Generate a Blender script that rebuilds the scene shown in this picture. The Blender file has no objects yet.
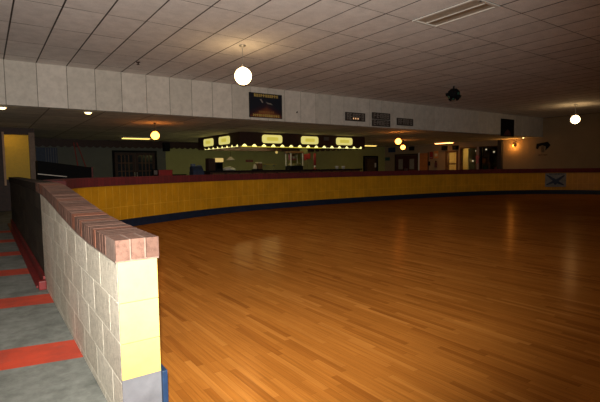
import bpy, bmesh, math, random
from mathutils import Vector, Matrix
random.seed(7)
PI = math.pi
scene = bpy.context.scene
COL = scene.collection

# ------------------------------------------------------------------ materials
MATS = {}
def nt(name):
    m = bpy.data.materials.new(name); m.use_nodes = True
    t = m.node_tree; b = t.nodes['Principled BSDF']
    return m, t, b
def N(t, kind, **kw):
    n = t.nodes.new(kind)
    for k, v in kw.items(): setattr(n, k, v)
    return n
def L(t, a, b): t.links.new(a, b)
def math_node(t, op, a, b=None, c=None):
    n = N(t, 'ShaderNodeMath', operation=op)
    for i, v in enumerate((a, b, c)):
        if v is None: continue
        if isinstance(v, (int, float)): n.inputs[i].default_value = v
        else: L(t, v, n.inputs[i])
    return n.outputs[0]
def mixc(t, fac, a, b, mode='MIX'):
    n = N(t, 'ShaderNodeMix', data_type='RGBA', blend_type=mode)
    if isinstance(fac, (int, float)): n.inputs[0].default_value = fac
    else: L(t, fac, n.inputs[0])
    for sock, v in ((n.inputs[6], a), (n.inputs[7], b)):
        if isinstance(v, tuple): sock.default_value = (*v, 1)
        else: L(t, v, sock)
    return n.outputs[2]
def ramp(t, fac, stops):
    n = N(t, 'ShaderNodeValToRGB')
    e = n.color_ramp.elements
    while len(e) < len(stops): e.new(0.5)
    for el, (p, c) in zip(e, stops):
        el.position = p; el.color = (*c, 1)
    L(t, fac, n.inputs[0]); return n.outputs[0]
def noise(t, vec, scale, detail=4, rough=0.6):
    n = N(t, 'ShaderNodeTexNoise'); n.inputs['Scale'].default_value = scale
    n.inputs['Detail'].default_value = detail; n.inputs['Roughness'].default_value = rough
    if vec is not None: L(t, vec, n.inputs['Vector'])
    return n.outputs['Fac']
def bump(t, b, h, strength=0.3, dist=0.01):
    n = N(t, 'ShaderNodeBump'); n.inputs['Strength'].default_value = strength
    n.inputs['Distance'].default_value = dist
    L(t, h, n.inputs['Height']); L(t, n.outputs[0], b.inputs['Normal'])

def plain(name, col, rough=0.6, metal=0.0, var=0.18, scale=9.0, spec=0.4):
    """base colour with soft procedural mottling"""
    if name in MATS: return MATS[name]
    m, t, b = nt(name)
    g = N(t, 'ShaderNodeTexCoord').outputs['Object']
    f = noise(t, g, scale)
    lo = tuple(c*(1-var) for c in col); hi = tuple(min(1, c*(1+var)) for c in col)
    L(t, ramp(t, f, ((0.3, lo), (0.7, hi))), b.inputs['Base Color'])
    b.inputs['Roughness'].default_value = rough; b.inputs['Metallic'].default_value = metal
    b.inputs['Specular IOR Level'].default_value = spec
    MATS[name] = m; return m
def glow(name, col, strength):
    if name in MATS: return MATS[name]
    m, t, b = nt(name)
    b.inputs['Base Color'].default_value = (*[min(1, c) for c in col], 1)
    b.inputs['Emission Color'].default_value = (*col, 1)
    b.inputs['Emission Strength'].default_value = strength
    MATS[name] = m; return m
def glass(name, tint=(0.8, 0.85, 0.85)):
    m, t, b = nt(name)
    b.inputs['Base Color'].default_value = (*tint, 1)
    b.inputs['Transmission Weight'].default_value = 1.0
    b.inputs['Roughness'].default_value = 0.03
    b.inputs['IOR'].default_value = 1.15
    MATS[name] = m; return m

def wood_floor():
    m, t, b = nt('maple_boards')
    co = N(t, 'ShaderNodeTexCoord').outputs['Object']
    s = N(t, 'ShaderNodeSeparateXYZ'); L(t, co, s.inputs[0])
    W, LEN = 0.047, 0.65
    rx = math_node(t, 'DIVIDE', s.outputs[0], W)
    row = math_node(t, 'FLOOR', rx)
    wn = N(t, 'ShaderNodeTexWhiteNoise', noise_dimensions='1D'); L(t, row, wn.inputs['W'])
    yy = math_node(t, 'ADD', math_node(t, 'DIVIDE', s.outputs[1], LEN), math_node(t, 'MULTIPLY', wn.outputs['Value'], 7.3))
    brd = math_node(t, 'FLOOR', yy)
    cmb = N(t, 'ShaderNodeCombineXYZ'); L(t, row, cmb.inputs[0]); L(t, brd, cmb.inputs[1])
    w2 = N(t, 'ShaderNodeTexWhiteNoise', noise_dimensions='3D'); L(t, cmb.outputs[0], w2.inputs['Vector'])
    base = ramp(t, w2.outputs['Value'], ((0.0, (0.28, 0.094, 0.015)), (0.2, (0.36, 0.131, 0.021)),
                                        (0.8, (0.40, 0.150, 0.025)), (1.0, (0.47, 0.188, 0.036))))
    # long grain streaks
    mp = N(t, 'ShaderNodeMapping'); mp.inputs['Scale'].default_value = (60, 1.6, 1); L(t, co, mp.inputs['Vector'])
    gr = noise(t, mp.outputs[0], 1.0, 5, 0.65)
    base = mixc(t, 0.55, base, ramp(t, gr, ((0.3, (0.55, 0.5, 0.45)), (0.7, (1.25, 1.2, 1.1)))), 'MULTIPLY')
    big = noise(t, co, 0.35, 4, 0.6)
    base = mixc(t, 0.5, base, ramp(t, big, ((0.35, (0.75, 0.72, 0.7)), (0.65, (1.15, 1.15, 1.15)))), 'MULTIPLY')
    fx = math_node(t, 'FRACT', rx); fy = math_node(t, 'FRACT', yy)
    gx = math_node(t, 'LESS_THAN', fx, 0.05); gy = math_node(t, 'LESS_THAN', fy, 0.0035)
    gap = math_node(t, 'MAXIMUM', gx, gy)
    base = mixc(t, math_node(t, 'MULTIPLY', gap, 0.4), base, (0.07, 0.025, 0.008))
    # scuffs worn by skate wheels
    mp2 = N(t, 'ShaderNodeMapping'); mp2.inputs['Scale'].default_value = (9, 1.2, 1); mp2.inputs['Rotation'].default_value = (0, 0, 0.5)
    L(t, co, mp2.inputs['Vector'])
    sc = noise(t, mp2.outputs[0], 1.6, 8, 0.75)
    scm = math_node(t, 'MULTIPLY', math_node(t, 'GREATER_THAN', sc, 0.72), 0.25)
    base = mixc(t, scm, base, (0.6, 0.42, 0.25))
    rn = noise(t, co, 3.0, 5, 0.7)
    rr = N(t, 'ShaderNodeMapRange'); rr.inputs['To Min'].default_value = 0.15; rr.inputs['To Max'].default_value = 0.25
    L(t, rn, rr.inputs['Value'])
    t.nodes.remove(b)
    df = N(t, 'ShaderNodeBsdfDiffuse'); L(t, base, df.inputs['Color'])
    gl = N(t, 'ShaderNodeBsdfGlossy'); L(t, rr.outputs[0], gl.inputs['Roughness']); gl.inputs['Color'].default_value = (1.0, 0.75, 0.5, 1)
    fr = N(t, 'ShaderNodeFresnel'); fr.inputs['IOR'].default_value = 1.3
    fac = math_node(t, 'MINIMUM', math_node(t, 'MULTIPLY', fr.outputs[0], 0.5), 0.07)
    mx = N(t, 'ShaderNodeMixShader'); L(t, fac, mx.inputs[0]); L(t, df.outputs[0], mx.inputs[1]); L(t, gl.outputs[0], mx.inputs[2])
    L(t, mx.outputs[0], t.nodes['Material Output'].inputs['Surface'])
    MATS['maple'] = m; return m

def concrete_floor():
    m, t, b = nt('striped_concrete')
    co = N(t, 'ShaderNodeTexCoord').outputs['Object']
    s = N(t, 'ShaderNodeSeparateXYZ'); L(t, co, s.inputs[0])
    f = noise(t, co, 2.2, 8, 0.7)
    f2 = noise(t, co, 11, 5, 0.7)
    c = ramp(t, f, ((0.33, (0.105, 0.112, 0.10)), (0.52, (0.21, 0.22, 0.20)), (0.7, (0.27, 0.28, 0.26))))
    c = mixc(t, 0.5, c, ramp(t, f2, ((0.35, (0.55, 0.55, 0.55)), (0.6, (1.1, 1.1, 1.1)))), 'MULTIPLY')
    yv = math_node(t, 'ADD', s.outputs[1], math_node(t, 'MULTIPLY', s.outputs[0], 0.2))
    fr = math_node(t, 'FRACT', math_node(t, 'DIVIDE', math_node(t, 'SUBTRACT', yv, 3.46), 1.6))
    wob = math_node(t, 'ADD', fr, math_node(t, 'MULTIPLY', math_node(t, 'SUBTRACT', f2, 0.5), 0.015))
    inr = math_node(t, 'MULTIPLY', math_node(t, 'LESS_THAN', wob, 0.25), math_node(t, 'LESS_THAN', s.outputs[0], 0.62))
    inr = math_node(t, 'MULTIPLY', inr, math_node(t, 'LESS_THAN', s.outputs[1], 12.5))
    red = ramp(t, f, ((0.3, (0.33, 0.045, 0.025)), (0.62, (0.62, 0.065, 0.025))))
    worn = math_node(t, 'MULTIPLY', inr, ramp_fac(t, f2))
    L(t, mixc(t, worn, c, red), b.inputs['Base Color'])
    b.inputs['Roughness'].default_value = 0.75
    bump(t, b, f2, 0.15, 0.004)
    return m
def ramp_fac(t, f):
    n = N(t, 'ShaderNodeMapRange'); n.inputs['From Min'].default_value = 0.25; n.inputs['From Max'].default_value = 0.45
    n.inputs['To Min'].default_value = 0.7; n.inputs['To Max'].default_value = 1.0
    L(t, f, n.inputs['Value']); return n.outputs[0]

def island_mat(name, stops, rough=0.8, nscale=30, bstr=0.4, bdist=0.004, speck=0.5, spec=0.3):
    """each loose block / brick / tile takes its own shade"""
    m, t, b = nt(name)
    co = N(t, 'ShaderNodeTexCoord').outputs['Object']
    r = N(t, 'ShaderNodeNewGeometry').outputs['Random Per Island']
    c = ramp(t, r, stops)
    f = noise(t, co, nscale, 8, 0.75); f2 = noise(t, co, 4, 4, 0.6)
    c = mixc(t, speck, c, ramp(t, f, ((0.32, (0.45, 0.45, 0.45)), (0.55, (1.1, 1.1, 1.1)))), 'MULTIPLY')
    c = mixc(t, 0.35, c, ramp(t, f2, ((0.3, (0.7, 0.7, 0.7)), (0.65, (1.15, 1.15, 1.15)))), 'MULTIPLY')
    L(t, c, b.inputs['Base Color']); b.inputs['Roughness'].default_value = rough
    b.inputs['Specular IOR Level'].default_value = spec
    bump(t, b, f, bstr, bdist)
    MATS[name] = m; return m

def uv_tiles(name, col, joint, w, h, rough=0.35, gap=0.03, offset=0.0, var=0.15):
    """painted block courses laid by UV metres along the wall"""
    m, t, b = nt(name)
    uv = N(t, 'ShaderNodeTexCoord').outputs['UV']
    br = N(t, 'ShaderNodeTexBrick'); br.offset = offset; br.squash = 1.0
    L(t, uv, br.inputs['Vector'])
    br.inputs['Scale'].default_value = 1.0
    br.inputs['Brick Width'].default_value = w; br.inputs['Row Height'].default_value = h
    br.inputs['Mortar Size'].default_value = gap*h*0.5; br.inputs['Mortar Smooth'].default_value = 0.2
    br.inputs['Bias'].default_value = 0.0
    br.inputs['Color1'].default_value = (*[c*(1-var) for c in col], 1)
    br.inputs['Color2'].default_value = (*[min(1, c*(1+var)) for c in col], 1)
    br.inputs['Mortar'].default_value = (*joint, 1)
    co = N(t, 'ShaderNodeTexCoord').outputs['Object']
    f = noise(t, co, 2.5, 5, 0.65)
    c = mixc(t, 0.6, br.outputs['Color'], ramp(t, f, ((0.3, (0.7, 0.7, 0.7)), (0.7, (1.2, 1.2, 1.2)))), 'MULTIPLY')
    L(t, c, b.inputs['Base Color']); b.inputs['Roughness'].default_value = rough
    inv = math_node(t, 'SUBTRACT', 1.0, br.outputs['Fac'])
    bump(t, b, inv, 0.5, 0.006)
    MATS[name] = m; return m

M_WOOD = wood_floor()
M_CONC = concrete_floor()
M_BLOCK = island_mat('bare_block', ((0.0, (0.54, 0.49, 0.40)), (0.5, (0.60, 0.55, 0.45)), (1.0, (0.66, 0.61, 0.51))), 0.9, 26, 0.9, 0.008, 0.55)
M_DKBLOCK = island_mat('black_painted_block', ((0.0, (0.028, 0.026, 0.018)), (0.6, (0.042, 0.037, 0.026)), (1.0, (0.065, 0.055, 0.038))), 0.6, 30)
M_BRICK = island_mat('red_brick', ((0.0, (0.095, 0.055, 0.042)), (0.35, (0.115, 0.060, 0.044)), (0.8, (0.145, 0.080, 0.060)), (1.0, (0.20, 0.068, 0.036))), 0.9, 40, 0.8, 0.006, 0.75, 0.15)
M_MORT = plain('mortar', (0.66, 0.62, 0.53), 0.95, var=0.25, scale=40)
M_BMORT = plain('brick_mortar', (0.17, 0.11, 0.085), 0.95, var=0.25, scale=40)
M_YBLOCK = island_mat('yellow_painted_block', ((0.0, (0.60, 0.41, 0.11)), (1.0, (0.66, 0.46, 0.13))), 0.6, 20, 0.2, 0.003, 0.12)
M_GPAINT = plain('grey_painted_block', (0.13, 0.135, 0.15), 0.7)
M_BLUE = plain('blue_paint', (0.009, 0.032, 0.082), 0.45, var=0.3)
M_NAVY = plain('navy_paint', (0.006, 0.014, 0.034), 0.55, var=0.3)
M_REDSK = plain('red_paint', (0.19, 0.012, 0.012), 0.5, var=0.25)
M_RCAP = uv_tiles('red_painted_brick', (0.12, 0.010, 0.011), (0.07, 0.007, 0.007), 0.10, 0.4, 0.85, 0.03)
M_YTILE = uv_tiles('yellow_glazed_block', (0.58, 0.265, 0.006), (0.74, 0.40, 0.03), 0.2032, 0.4826, 0.5, 0.022, var=0.05)
M_CTILE = island_mat('ceiling_tile', ((0.0, (0.84, 0.80, 0.77)), (1.0, (0.92, 0.88, 0.85))), 0.9, 60, 0.25, 0.003, 0.25)
M_CGRID = plain('ceiling_grid', (0.06, 0.045, 0.035), 0.6)
M_FPANEL = island_mat('fascia_panel', ((0.0, (0.60, 0.56, 0.50)), (1.0, (0.68, 0.63, 0.57))), 0.7, 8, 0.05, 0.002, 0.12)
M_SEAM = plain('panel_seam', (0.16, 0.14, 0.12), 0.8)
M_LCEIL = uv_tiles('lower_ceiling_tile', (0.74, 0.68, 0.55), (0.34, 0.29, 0.22), 1.22, 1.22, 0.9, 0.03)
M_WALL = plain('beige_wall', (0.33, 0.235, 0.14), 0.8, var=0.08, scale=1.5)
M_GREEN = plain('green_wall', (0.36, 0.36, 0.13), 0.8, var=0.08, scale=1.5)
M_DARK = plain('dark_brown', (0.036, 0.015, 0.010), 0.6, var=0.3)
M_BLACK = plain('black', (0.006, 0.006, 0.007), 0.8, var=0.3, spec=0.15)
M_BLACKG = plain('black_gloss', (0.012, 0.014, 0.014), 0.2, var=0.2)
M_STEEL = plain('steel', (0.55, 0.55, 0.55), 0.3, 1.0, 0.1)
M_WHITE = plain('white_paint', (0.75, 0.72, 0.66), 0.5, var=0.05)
M_CREAM = plain('cream_plastic', (0.68, 0.60, 0.42), 0.5, var=0.06)
M_GLASS = glass('clear_glass')
M_BROWN = plain('brown_wood', (0.13, 0.06, 0.025), 0.55, var=0.3)
M_ORANGE = plain('orange_door_paint', (0.50, 0.17, 0.045), 0.55)
M_GOLD = plain('gold_print', (0.50, 0.36, 0.10), 0.5)
M_RED = plain('red_plastic', (0.30, 0.025, 0.025), 0.45)
M_PINK = plain('pink_fabric', (0.45, 0.14, 0.17), 0.8)
M_DBLUE = plain('dark_blue', (0.025, 0.04, 0.08), 0.6)
M_TEAL = plain('teal_sign', (0.02, 0.09, 0.08), 0.5)
M_OLIVE = plain('olive_paint', (0.16, 0.15, 0.06), 0.6)
M_SIGNINK = plain('pale_print', (0.24, 0.21, 0.185), 0.6)
G_GLOBE = glow('globe_glow', (1.0, 0.66, 0.30), 10.0)
G_AMBER = glow('amber_glow', (1.0, 0.30, 0.045), 9.0)
G_PANEL = glow('sign_panel_glow', (0.72, 0.64, 0.19), 0.80)
G_PANELB = glow('sign_panel_band', (0.58, 0.50, 0.08), 0.75)
G_TUBE = glow('tube_glow', (0.95, 0.85, 0.30), 1.6)
G_EDGE = glow('edge_strip_glow', (0.62, 0.52, 0.06), 0.75)
G_CAN = glow('can_glow', (1.0, 0.66, 0.26), 7.0)
G_FLUO = glow('fluorescent_glow', (1.0, 0.70, 0.16), 1.8)
G_WALKFILL = glow('walkway_fill_glow', (1.0, 0.93, 0.82), 12.0)
G_SCON = glow('sconce_glow', (0.75, 0.26, 0.04), 1.0)
G_YLAMP = glow('yellow_lamp_glow', (1.0, 0.66, 0.12), 10.0)
G_SMALL = glow('bulb_and_glint_glow', (1.0, 0.75, 0.45), 0.6)
G_SIGNDOT = glow('lit_letter_glow', (1.0, 0.55, 0.25), 0.7)

# ------------------------------------------------------------------ mesh builder
class MB:
    def __init__(s): s.bm = bmesh.new(); s.uv = None
    def box(s, a, b, bev=0.0, rot=None, piv=None):
        x0, y0, z0 = a; x1, y1, z1 = b
        vs = [s.bm.verts.new(p) for p in ((x0,y0,z0),(x1,y0,z0),(x1,y1,z0),(x0,y1,z0),(x0,y0,z1),(x1,y0,z1),(x1,y1,z1),(x0,y1,z1))]
        fs = [s.bm.faces.new([vs[i] for i in f]) for f in ((3,2,1,0),(4,5,6,7),(0,1,5,4),(1,2,6,5),(2,3,7,6),(3,0,4,7))]
        if bev:
            es = list({e for f in fs for e in f.edges})
            r = bmesh.ops.bevel(s.bm, geom=es, offset=bev, segments=2, affect='EDGES', profile=0.6)
            vs = list({v for v in r['verts']} | {v for v in vs if v.is_valid})
        if rot:
            c = Vector(piv) if piv else (Vector(a)+Vector(b))/2
            bmesh.ops.rotate(s.bm, verts=vs, cent=c, matrix=rot)
        return s
    def prism(s, pts, d, axis='y'):
        """polygon pts extruded by d: axis y -> pts are (x,z); z -> (x,y); x -> (y,z); starting at d[0] to d[1]"""
        def P(p, k):
            return {'y': (p[0], k, p[1]), 'z': (p[0], p[1], k), 'x': (k, p[0], p[1])}[axis]
        A = [s.bm.verts.new(P(p, d[0])) for p in pts]; B = [s.bm.verts.new(P(p, d[1])) for p in pts]
        s.bm.faces.new(A); s.bm.faces.new(B[::-1])
        n = len(pts)
        for i in range(n): s.bm.faces.new((A[i], B[i], B[(i+1) % n], A[(i+1) % n]))
        return s
    def tube(s, a, b, r, seg=10, r2=None):
        a, b = Vector(a), Vector(b); d = (b-a).normalized()
        u = d.orthogonal().normalized(); v = d.cross(u); r2 = r if r2 is None else r2
        A = [s.bm.verts.new(a+(u*math.cos(2*PI*i/seg)+v*math.sin(2*PI*i/seg))*r) for i in range(seg)]
        B = [s.bm.verts.new(b+(u*math.cos(2*PI*i/seg)+v*math.sin(2*PI*i/seg))*r2) for i in range(seg)]
        s.bm.faces.new(A[::-1]); s.bm.faces.new(B)
        for i in range(seg): s.bm.faces.new((A[i], A[(i+1) % seg], B[(i+1) % seg], B[i]))
        return s
    def lathe(s, prof, seg=24, c=(0, 0)):
        rings = []
        for r, z in prof:
            if r < 1e-5: rings.append([s.bm.verts.new((c[0], c[1], z))])
            else: rings.append([s.bm.verts.new((c[0]+r*math.cos(2*PI*i/seg), c[1]+r*math.sin(2*PI*i/seg), z)) for i in range(seg)])
        for p, q in zip(rings, rings[1:]):
            for i in range(seg):
                j = (i+1) % seg
                f = [p[i] if len(p) > 1 else p[0], p[j] if len(p) > 1 else p[0], q[j] if len(q) > 1 else q[0], q[i] if len(q) > 1 else q[0]]
                f = list(dict.fromkeys(f))
                if len(f) > 2: s.bm.faces.new(f)
        return s
    def ball(s, c, r, seg=24, sz=1.0):
        n = seg//2
        return s.lathe([(r*math.sin(PI*i/n), c[2]-r*sz*math.cos(PI*i/n)) for i in range(n+1)], seg, (c[0], c[1]))
    def sweep(s, path, prof, uvscale=True, closed_prof=True, caps=True):
        """prof: list of (offset along left normal, z). path: list of (x,y). UV = metres"""
        uvl = s.bm.loops.layers.uv.verify()
        n = len(path); rows = []; arc = [0]
        for i in range(1, n): arc.append(arc[-1]+math.dist(path[i], path[i-1]))
        for i in range(n):
            p = Vector(path[max(0, i-1)]); q = Vector(path[min(n-1, i+1)])
            t = (q-p).normalized(); nx, ny = -t.y, t.x
            rows.append([s.bm.verts.new((path[i][0]+nx*o, path[i][1]+ny*o, z)) for o, z in prof])
        per = [0]
        m = len(prof)
        for j in range(m):
            a, b = prof[j], prof[(j+1) % m]; per.append(per[-1]+math.dist(a, b))
        for i in range(n-1):
            for j in range(m if closed_prof else m-1):
                k = (j+1) % m
                f = s.bm.faces.new((rows[i][j], rows[i+1][j], rows[i+1][k], rows[i][k]))
                for lp, (ii, v) in zip(f.loops, ((i, per[j]), (i+1, per[j]), (i+1, per[j+1]), (i, per[j+1]))):
                    lp[uvl].uv = (arc[ii], v)
        if caps and closed_prof:
            s.bm.faces.new(rows[0]); s.bm.faces.new(rows[-1][::-1])
        return s
    def build(s, name, mat, parent=None, smooth=False, at=None):
        bmesh.ops.recalc_face_normals(s.bm, faces=s.bm.faces)
        me = bpy.data.meshes.new(name); s.bm.to_mesh(me); s.bm.free()
        me.materials.append(mat)
        if smooth: me.polygons.foreach_set('use_smooth', [True]*len(me.polygons))
        o = bpy.data.objects.new(name, me); COL.objects.link(o)
        if parent: o.parent = parent
        if at: o.location = at
        return o
def box(name, mat, a, b, parent=None, bev=0.0, **k): return MB().box(a, b, bev).build(name, mat, parent, **k)
def tag(o, label, cat, group=None, kind=None):
    o['label'] = label; o['category'] = cat
    if group: o['group'] = group
    if kind: o['kind'] = kind
    return o
def thing(name, loc, label, cat, group=None, kind=None, rz=0.0):
    o = bpy.data.objects.new(name, None); COL.objects.link(o)
    o.location = loc; o.rotation_euler = (0, 0, rz); o.empty_display_size = 0.1
    return tag(o, label, cat, group, kind)
def struct(o, label, cat): return tag(o, label, cat, None, 'structure')
def dup(root, loc, label, rz=None):
    r = root.copy(); COL.objects.link(r); r.location = loc; r['label'] = label
    if rz is not None: r.rotation_euler = (0, 0, rz)
    for ch in list(root.children):
        c = ch.copy(); COL.objects.link(c); c.parent = r
        for g in list(ch.children):
            d = g.copy(); COL.objects.link(d); d.parent = c
    return r
def strokes(parent, mat, x0, x1, z0, z1, y, n, th=0.02, seed=1, axis='y'):
    """blurred sign lettering: letter-like strokes, as illegible as they are in the photograph"""
    R = random.Random(seed); w = (x1-x0)/n; h = z1-z0
    for i in range(n):
        mb = MB()
        def b(a0, a1, c0, c1):
            if axis == 'y': mb.box((a0, y-0.004, c0), (a1, y, c1))
            else: mb.box((y-0.004, a0, c0), (y, a1, c1))
        a = x0+i*w+w*0.1; e = x0+(i+1)*w-w*0.12
        b(a, a+th, z0, z1)
        if R.random() < 0.6: b(e-th, e, z0, z1)
        b(a+th, e-th, z1-th, z1)
        b(a+th, e, z0+h*0.45, z0+h*0.45+th)
        if R.random() < 0.5: b(a+th, e-th, z0, z0+th)
        mb.build('letter', mat, parent)

ZU, ZL, FY = 3.739, 2.766, 11.78      # rink ceiling, concourse ceiling, fascia plane
XE, YB = 23.9, 23.0                   # end wall, back wall
EPS = 0.004

# ------------------------------------------------------------------ rink wall path (inner face)
def catmull(P, n=10):
    out = []
    for i in range(len(P)-1):
        p0, p1, p2, p3 = P[max(0, i-1)], P[i], P[i+1], P[min(len(P)-1, i+2)]
        for k in range(n):
            t = k/n
            out.append(tuple(0.5*((2*p1[j])+(-p0[j]+p2[j])*t+(2*p0[j]-5*p1[j]+4*p2[j]-p3[j])*t*t+(-p0[j]+3*p1[j]-3*p2[j]+p3[j])*t**3) for j in (0, 1)))
    out.append(P[-1]); return out
RINK = catmull([(0.95, 7.4), (1.02, 8.6), (1.50, 9.72), (2.5, 10.5), (3.6, 11.05), (5.0, 11.65), (6.5, 12.08), (9.0, 12.32), (12.0, 12.3),
                (15.5, 12.0), (18.4, 11.35), (20.3, 10.35), (21.45, 9.0), (21.95, 7.4), (22.05, 5.5), (22.05, 1.0), (22.05, -3.8)], 10)

# ------------------------------------------------------------------ floors
o = box('floor_concourse', M_CONC, (-3.2, -4.2, -0.1), (24.3, 23.3, 0.0)); struct(o, 'grey concrete walkway floor with red painted stripes beside the block wall', 'floor')
mb = MB()
mb.prism([(0.66, -3.8), (0.66, 7.4)] + [p for p in RINK], (-0.05, EPS), 'z')
o = mb.build('floor_rink', M_WOOD); struct(o, 'glossy orange brown hardwood skating rink floor laid in narrow boards', 'floor')

# ------------------------------------------------------------------ near block wall with sloping brick cap
NW0, NW1, NWJ = 2.23, 13.2, 5.72
XL, XR = 0.50, 0.69
PRO = [(2.2, 0.968), (2.9, 0.972), (3.3, 0.988), (3.65, 1.012), (4.06, 1.045), (4.5, 1.085), (5.0, 1.128), (5.45, 1.158), (6.0, 1.17), (14.0, 1.17)]
CAPH = 0.108
def top(y):
    for (a, za), (b, zb) in zip(PRO, PRO[1:]):
        if a <= y <= b: return za+(zb-za)*(y-a)/(b-a)
    return PRO[0][1] if y < PRO[0][0] else PRO[-1][1]
def low(y): return top(y)-CAPH
near = thing('wall_near', (0, 0, 0), 'low concrete block wall with brick cap between striped walkway and rink, yellow painted end', 'wall', kind='structure')
def wall_strip(mb, x0, x1, ya, yb, z0, z1, bev=0.004):
    """one block, its upper side cut by the cap's slope"""
    if low((ya+yb)/2) < z0+0.015: return
    g = 0.0019
    ya += g; yb -= g; z0 += g; z1t = z1-g
    if min(low(ya), low(yb)) >= z1: mb.box((x0, ya, z0), (x1, yb, z1t), bev); return
    ys = [ya+(yb-ya)*i/6 for i in range(7)]
    ys = [y for y in ys if low(y)-0.002 > z0+0.005]
    if len(ys) < 2: return
    mb.prism([(ys[0], z0), (ys[-1], z0)] + [(y, min(z1t, low(y)-0.002)) for y in reversed(ys)], (x0, x1), 'x')
mbl, mbd = MB(), MB()
for k in range(-1, 6):
    z1 = 0.86-0.2032*k; z0 = max(0.0, z1-0.2032)
    if z1 < 0.02: continue
    y = NW0+0.0115-(0.2032 if k % 2 else 0.0)
    while y < NW1:
        ya, yb = max(y, NW0+0.0115), min(y+0.4064, NW1)
        if yb-ya > 0.03:
            if ya < NWJ and yb > NWJ:
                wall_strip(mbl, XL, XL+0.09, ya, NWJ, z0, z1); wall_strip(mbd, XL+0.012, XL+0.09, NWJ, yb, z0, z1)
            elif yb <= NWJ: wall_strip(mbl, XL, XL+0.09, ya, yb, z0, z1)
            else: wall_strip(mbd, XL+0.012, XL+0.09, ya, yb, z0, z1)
        y += 0.4064
mbl.build('bare_blocks', M_BLOCK, near)
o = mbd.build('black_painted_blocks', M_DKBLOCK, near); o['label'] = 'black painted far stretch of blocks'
ys = [NW0+0.03+(NW1-NW0-0.04)*i/80 for i in range(81)]
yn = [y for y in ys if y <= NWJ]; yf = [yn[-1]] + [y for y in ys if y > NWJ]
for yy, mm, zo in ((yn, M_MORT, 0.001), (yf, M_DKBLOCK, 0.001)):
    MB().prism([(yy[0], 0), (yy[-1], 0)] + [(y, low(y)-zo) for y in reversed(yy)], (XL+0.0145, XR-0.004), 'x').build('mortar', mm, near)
ys2 = [y for y in ys if y < NWJ-0.02]
MB().prism([(ys2[0], 0), (ys2[-1], 0)] + [(y, low(y)-0.002) for y in reversed(ys2)], (XL+0.0015, XL+0.02), 'x').build('mortar', M_MORT, near)
me_ = MB()
for k in range(0, 5):
    z1 = 0.858-0.2032*k; z0 = max(0.27, z1-0.2032)
    if z1 < 0.3: break
    me_.box((XL, NW0, z0+0.001), (XR, NW0+0.0118, z1-0.001), 0.003)
o = me_.build('painted_end', M_YBLOCK, near); o['label'] = 'pale yellow painted wall end'
MB().prism([(XL, 0.0), (XR, 0.0), (XR, 0.30), (XL+0.10, 0.285), (XL, 0.272)], (NW0+0.003, NW0+0.0118), 'y').build('grey_end_base', M_GPAINT, near)
# rink side: yellow tiles and blue base
mb = MB(); uvl = mb.bm.loops.layers.uv.verify()
mb.prism([(NW0+0.02, 0), (NW1, 0)] + [(y, low(y)-0.002) for y in reversed(ys)], (XR-0.01, XR), 'x')
for f in mb.bm.faces:
    for lp in f.loops: lp[uvl].uv = (lp.vert.co.y, lp.vert.co.z)
mb.build('yellow_tiles', M_YTILE, near)
box('blue_baseboard', M_BLUE, (XR, NW0-0.02, EPS), (XR+0.028, 7.4, 0.275), near, 0.006)
# red skirting along the black stretch
mb = MB(); mb.box((XL-0.022, NWJ-0.05, 0.0), (XL+0.012, NW1, 0.13), 0.006); mb.box((XL-0.075, NWJ-0.16, 0.0), (XL-0.0, NWJ-0.05, 0.10), 0.01)
mb.box((XL-0.09, NWJ-0.02, 0.0), (XL-0.02, NW1, 0.025), 0.004)
o = mb.build('red_skirting', M_REDSK, near)
# brick cap: rowlock bricks across the wall, three on edge at the end
mb = MB(); mbf = MB()
def brick(x0, x1, ya, yb, jz=0.0015):
    za, zb = top(ya), top(yb); j = random.uniform(-jz, jz); jx = random.uniform(-0.0008, 0.0008)
    ang = math.atan2(zb-za, yb-ya); c = Vector(((x0+x1)/2, (ya+yb)/2, (za+zb)/2-CAPH/2))
    (mb if ya < 6.1 else mbf).box((x0+jx, ya, c.z-CAPH/2+0.008+j), (x1+jx, yb, c.z+CAPH/2+j), 0.002, Matrix.Rotation(ang, 3, 'X'), c)
xs = [(XL-0.008, XL+0.056), (XL+0.066, XL+0.126), (XL+0.137, XR+0.008)]
for x0, x1 in xs: brick(x0, x1, NW0-0.012, NW0+0.185, 0.002)
y = NW0+0.197
while y < NW1-0.06:
    brick(XL-0.012, XR+0.012, y, y+0.0565); y += 0.0625
mb.build('brick_cap', M_BRICK, near)
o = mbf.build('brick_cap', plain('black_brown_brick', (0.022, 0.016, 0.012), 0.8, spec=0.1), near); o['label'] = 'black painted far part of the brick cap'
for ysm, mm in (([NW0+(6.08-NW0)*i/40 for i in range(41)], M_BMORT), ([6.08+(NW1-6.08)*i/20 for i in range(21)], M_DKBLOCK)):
    MB().prism([(y, low(y)-0.003) for y in ysm] + [(y, top(y)-0.0015) for y in reversed(ysm)], (XL-0.009, XR+0.009), 'x').build('cap_mortar', mm, near)

# ------------------------------------------------------------------ rink wall behind the floor
rw = MB().sweep(RINK, [(0.0, 0.0), (0.0, 0.965), (0.19, 0.965), (0.19, 0.0)]).build('wall_rink', M_YTILE)
struct(rw, 'low curved rink wall of yellow glazed blocks with red cap and navy base', 'wall')
o = MB().sweep(RINK, [(-0.035, 0.965), (-0.04, 1.13), (-0.025, 1.155), (0.215, 1.155), (0.23, 1.13), (0.225, 0.965)]).build('red_cap', M_RCAP, rw)
o = MB().sweep(RINK, [(-0.025, EPS), (-0.025, 0.18), (-0.01, 0.19), (0.0, 0.19), (0.0, EPS)]).build('navy_baseboard', M_NAVY, rw)

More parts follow.
